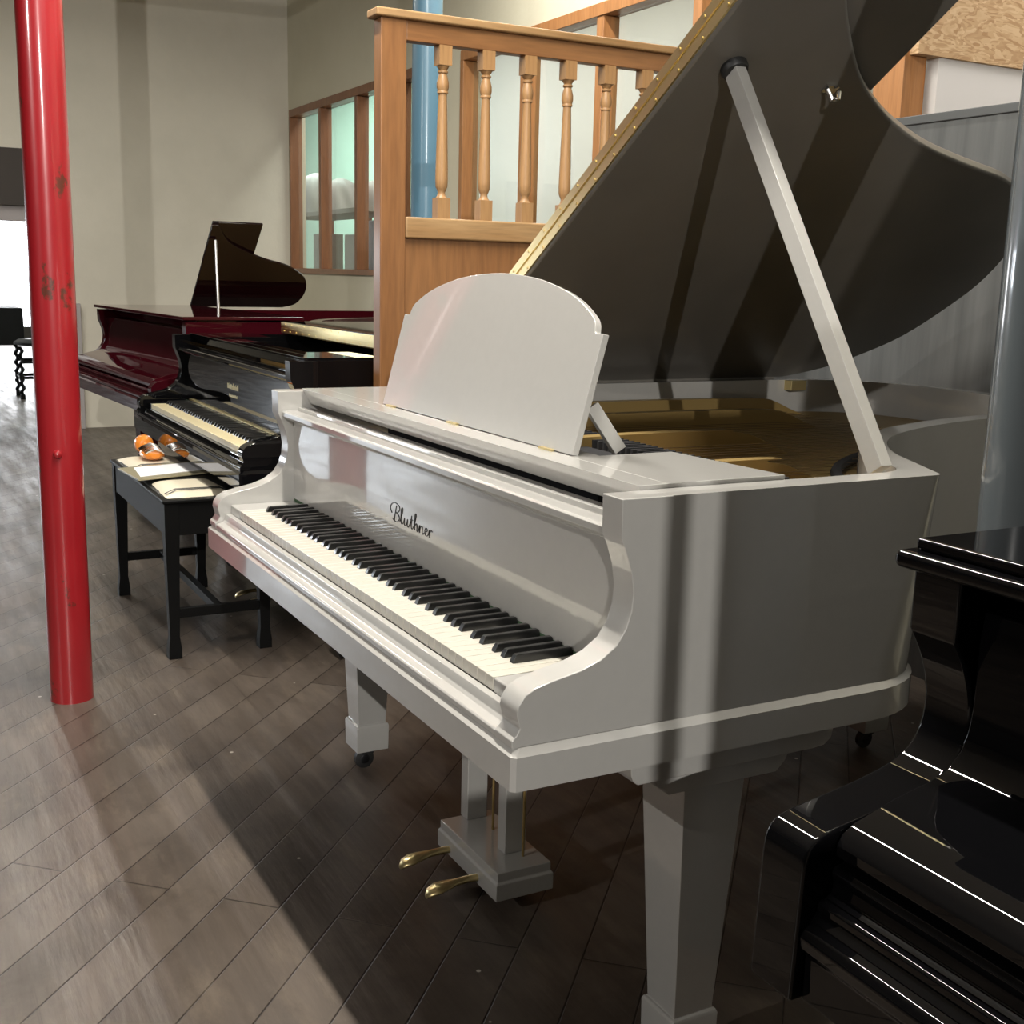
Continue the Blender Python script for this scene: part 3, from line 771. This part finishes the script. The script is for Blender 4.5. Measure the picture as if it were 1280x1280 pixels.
def cush(mb, x0, x1, y0, y1, z0, z1):
    n = 12; rows = []
    for i in range(n+1):
        u = i/n
        row = []
        for j in range(n+1):
            v_ = j/n
            b1 = (1-(2*u-1)**6)*(1-(2*v_-1)**6)
            row.append(mb.v((x0+(x1-x0)*u, y0+(y1-y0)*v_, z0+(z1-z0)*b1)))
        rows.append(row)
    for i in range(n):
        for j in range(n):
            mb.face((rows[i][j], rows[i+1][j], rows[i+1][j+1], rows[i][j+1]))
cush(cu, -BX+0.006, BX-0.006, -BY+0.006, BY-0.006, 0.503, 0.520)
cu.build('seat_cushion', M['leather'], bn, sharp=60)
for (x0, x1) in ((-BX+0.02, -0.10), (0.13, BX-0.02)):
    cr = MB(); cush(cr, x0, x1, -BY+0.014, 0.055, 0.505, 0.5235)
    p = cr.build('seat_panel', M['cream'], bn, sharp=60); p['label'] = 'cream padded panel'
    for k in (0, 1):
        MB().tube([(x1-0.035-k*0.02, -BY+0.018, 0.5115), (x1-0.036-k*0.02, -BY+0.05, 0.524), (x1-0.034-k*0.02, 0.02, 0.524), (x1-0.035-k*0.02, 0.053, 0.509)], 0.0016, 6).build('piping', M['leather'], p)

bz = 0.5242
t = MB().prism([(-2.150, 0.010), (-1.905, 0.030), (-1.985, 0.300), (-2.235, 0.285)], bz, bz+0.006, ZP).build('book', M['book'], None, 0.001)
tag(t, 'thin olive book lying on the middle of the black bench', 'book')
t = MB().prism([(-2.135, 0.060), (-1.945, 0.045), (-2.035, 0.305), (-2.200, 0.300)], bz+0.0065, bz+0.0075, ZP).build('paper_sheet', M['paper'], None)
tag(t, 'white sheet of paper lying on the olive book on the bench', 'paper')
tl = thing('hand_tool', 'orange handled tool with shiny metal coils on the left of the bench', 'tool', (-2.40, 0.165, bz))
MB().lathe((-0.085, 0.0, 0.036), [(0.004, -0.030), (0.022, -0.026), (0.033, -0.012), (0.035, 0.0), (0.032, 0.014), (0.020, 0.026), (0.004, 0.030)], 20, 'X').build('knob', M['orange'], tl)
MB().tube([(-0.06, 0, 0.034), (-0.02, 0, 0.028), (0.0, 0, 0.024)], [0.014, 0.012, 0.014], 12).build('neck', M['orange'], tl)
by = MB(); loops = []
for x, ry, rz in ((-0.022, 0.012, 0.006), (-0.005, 0.030, 0.014), (0.03, 0.040, 0.019), (0.07, 0.041, 0.019), (0.10, 0.033, 0.016), (0.118, 0.014, 0.008)):
    loops.append([(x, ry*math.cos(2*PI*k/20), 0.019+rz*math.sin(2*PI*k/20)) for k in range(20)])
by.loft(loops).build('body', M['orange'], tl)
co = MB()
for k in range(9):
    x = -0.012 + k*0.0145
    h_ = 0.033 + 0.013*math.sin(PI*(k+0.5)/9)
    co.tube([(x-0.006, -0.030, 0.028), (x, -0.022, h_), (x+0.004, 0.0, h_+0.008), (x+0.008, 0.022, h_), (x+0.012, 0.030, 0.028)], 0.0042, 6)
co.build('metal_coil', M['steel'], tl)

# ------------------------------------------------------------------ wooden baluster screen
XB = -1.10
sc_ = thing('baluster_screen', 'orange oak screen with turned balusters standing behind the pale grey piano', 'screen', (XB, 0.53, 0))
T = lambda x, y, z: (x-XB, y-0.53, z)
MB(T).box(XB-0.050, XB, 0.528, 0.601, 0, 1.846).build('post', M['oak'], sc_, 0.003)
MB(T).box(XB-0.050, XB, 1.80, 1.87, 0, 1.846).build('post', M['oak'], sc_, 0.003)
MB(T).box(XB-0.042, XB-0.004, 0.601, 1.80, 1.795, 1.846).build('top_rail', M['oak_rail'], sc_, 0.003)
MB(T).box(XB-0.062, XB+0.012, 0.512, 1.89, 1.846, 1.868).build('cap_rail', M['oak_worn'], sc_, 0.005, 3)
MB(T).box(XB-0.046, XB+0.002, 0.601, 1.80, 1.288, 1.345).build('middle_rail', M['oak_worn'], sc_, 0.006, 3)
MB(T).box(XB-0.034, XB-0.016, 0.601, 1.80, 0.10, 1.288).build('panel', M['oak'], sc_)
MB(T).box(XB-0.046, XB, 0.601, 1.80, 0.0, 0.10).build('bottom_rail', M['oak_rail'], sc_, 0.003)
bl = MB()
bl.box(-0.0185, 0.0185, -0.0185, 0.0185, 1.3445, 1.400)
bl.box(-0.0185, 0.0185, -0.0185, 0.0185, 1.745, 1.7955)
bl.lathe((0, 0, 0), [(0.0165, 1.400), (0.012, 1.406), (0.010, 1.414), (0.0125, 1.421), (0.0165, 1.430), (0.0175, 1.450), (0.0165, 1.50), (0.0140, 1.60), (0.0118, 1.668), (0.0118, 1.672), (0.0150, 1.674),
                     (0.0150, 1.678), (0.0140, 1.680), (0.0168, 1.690), (0.0165, 1.702), (0.0125, 1.718), (0.0105, 1.724), (0.0140, 1.727), (0.0140, 1.731), (0.0105, 1.734), (0.0150, 1.740), (0.0170, 1.745)], 20)
b0 = bl.build('baluster', M['oak_light'], sc_, sharp=40)
b0.location = (-0.022, 0.716-0.53, 0)
for k in range(1, 9):
    c_ = b0.copy(); COL.objects.link(c_); c_.parent = sc_; c_.location = (-0.022, 0.716-0.53+0.1305*k, 0)

# ------------------------------------------------------------------ grey board behind the pale piano
gb = thing('grey_board', 'tall dusty grey board leaning behind the pale grey piano', 'board', (-0.2, 2.12, 0))
MB().box(-1.45, 1.0, -0.012, 0.012, 0, 1.68).build('panel', M['board'], gb, 0.002)
MB().box(-1.45, 1.0, -0.018, 0.014, 1.672, 1.698).build('edging', M['board_edge'], gb, 0.003)
gb.rotation_euler = (math.radians(-0.6), 0, 0)

# ------------------------------------------------------------------ things in the workshop behind the far window
sh = thing('shelf', 'plank shelf of stored things seen through the far window', 'shelf', (-8.1, 2.95, 0))
MB().box(-0.85, 1.2, -0.2, 0.25, 1.655, 1.695).build('shelf_board', M['cardboard'], sh, 0.003)
MB().box(-0.95, 1.2, -0.2, 0.25, 1.165, 1.20).build('shelf_board', M['cardboard'], sh, 0.003)
for px_ in (-0.75, 0.2, 1.1):
    MB().box(px_-0.03, px_+0.03, 0.18, 0.24, 0, 1.655).build('upright', M['pine_red'], sh)
def lump(name, label, cat, cx_, cy_, z, rx, ry, rz, m, seed):
    rnd = random.Random(seed); mb = MB(); loops = []
    ph = [rnd.uniform(0, 6) for _ in range(4)]
    for i in range(15):
        f_ = i/14; zz = f_*rz; rad = math.sqrt(max(0.02, 1-(max(0, f_-0.15)/0.85)**2.4))
        loops.append([(cx_+rx*rad*(1+0.09*math.sin(3*a+ph[0])+0.06*math.sin(7*a+ph[1]+4*f_))*math.cos(a), cy_+ry*rad*(1+0.08*math.sin(4*a+ph[2])+0.05*math.sin(9*a+ph[3]))*math.sin(a), z+zz) for a in [2*PI*k/40 for k in range(40)]])
    return tag(mb.loft(loops).build(name, m, None, sharp=70), label, cat)
lump('dust_sheet_bundle', 'large white sheet covered bundle behind the first pane of the far window', 'bundle', -8.68, 2.97, 1.696, 0.28, 0.16, 0.36, M['sheet'], 1)
lump('dust_sheet_bundle', 'lower white sheet covered bundle behind the middle pane of the far window', 'bundle', -8.05, 2.97, 1.696, 0.26, 0.16, 0.28, M['sheet'], 2)
lump('dust_sheet_bundle', 'grey wrapped bundle behind the pane nearest the oak screen', 'bundle', -7.22, 2.97, 1.696, 0.22, 0.16, 0.22, M['sheet'], 5)
t = MB().box(-8.55, -8.33, 2.9, 3.1, 1.2005, 1.52).build('card_box', M['cardboard'], None, 0.003); tag(t, 'dull grey box under the largest bundle behind the far window', 'box')
t = MB().box(-7.76, -7.50, 2.9, 3.1, 1.2005, 1.50).build('card_box', M['cardboard'], None, 0.003); tag(t, 'pale grey box under the middle pane bundle behind the far window', 'box')
t = MB().box(-7.36, -6.96, 2.9, 3.1, 1.2005, 1.60).build('card_box', M['darkcard'], None, 0.003); tag(t, 'dark crate standing nearest the oak screen behind the far window', 'box')

# ------------------------------------------------------------------ things beyond the left opening
dk = thing('low_cabinet', 'dark low piece of furniture in the bright opening behind the red column', 'cabinet', (-10.9, 0.25, 0))
MB().box(-0.3, 0.3, -1.3, 0.42, 0.42, 0.775).build('body', M['satinblack'], dk, 0.006)
for yy in (-1.2, -0.55):
    for xx in (-0.22, 0.22):
        MB().box(xx-0.05, xx+0.05, yy-0.05, yy+0.05, 0, 0.42).build('leg', M['satinblack'], dk, 0.004)
sl = thing('stool', 'dark stool with barley twist legs in the bright opening', 'stool', (-9.75, 0.72, 0))
def twist(x, y):
    P = []
    mb = MB(); n = 40
    loops = []
    for i in range(n+1):
        z = 0.47*i/n; a = i*0.9
        ox, oy = 0.010*math.cos(a), 0.010*math.sin(a)
        if i < 4 or (14 < i < 19): ox = oy = 0
        rr_ = 0.018 if not (i < 4 or (14 < i < 19)) else 0.022
        loops.append([(x+ox+rr_*math.cos(2*PI*k/10), y+oy+rr_*math.sin(2*PI*k/10), z) for k in range(10)])
    return mb.loft(loops)
for sx in (-1, 1):
    for sy in (-1, 1):
        twist(sx*0.17, sy*0.20).build('leg', M['satinblack'], sl)
for sy in (-1, 1):
    MB().tube([(-0.17, sy*0.20, 0.19), (0.17, sy*0.20, 0.19)], 0.013).build('stretcher', M['satinblack'], sl)
for sx in (-1, 1):
    MB().tube([(sx*0.17, -0.20, 0.33), (sx*0.17, 0.20, 0.33)], 0.013).build('stretcher', M['satinblack'], sl)
    MB().tube([(sx*0.17, -0.20, 0.19), (sx*0.17, 0.20, 0.19)], 0.013).build('stretcher', M['satinblack'], sl)
MB().lathe((0, 0, 0.47), [(0.20, 0), (0.235, 0.01), (0.24, 0.03), (0.20, 0.055), (0.05, 0.062)], 28).build('seat', M['leather'], sl)
dp = MB().box(-7.398, -7.33, 0.585, 0.705, 0.0, 0.92).build('pipe_casing', M['stone'], None, 0.004)
struct(dp, 'narrow grey casing at the edge of the opening')
dp.name = 'trim_3'
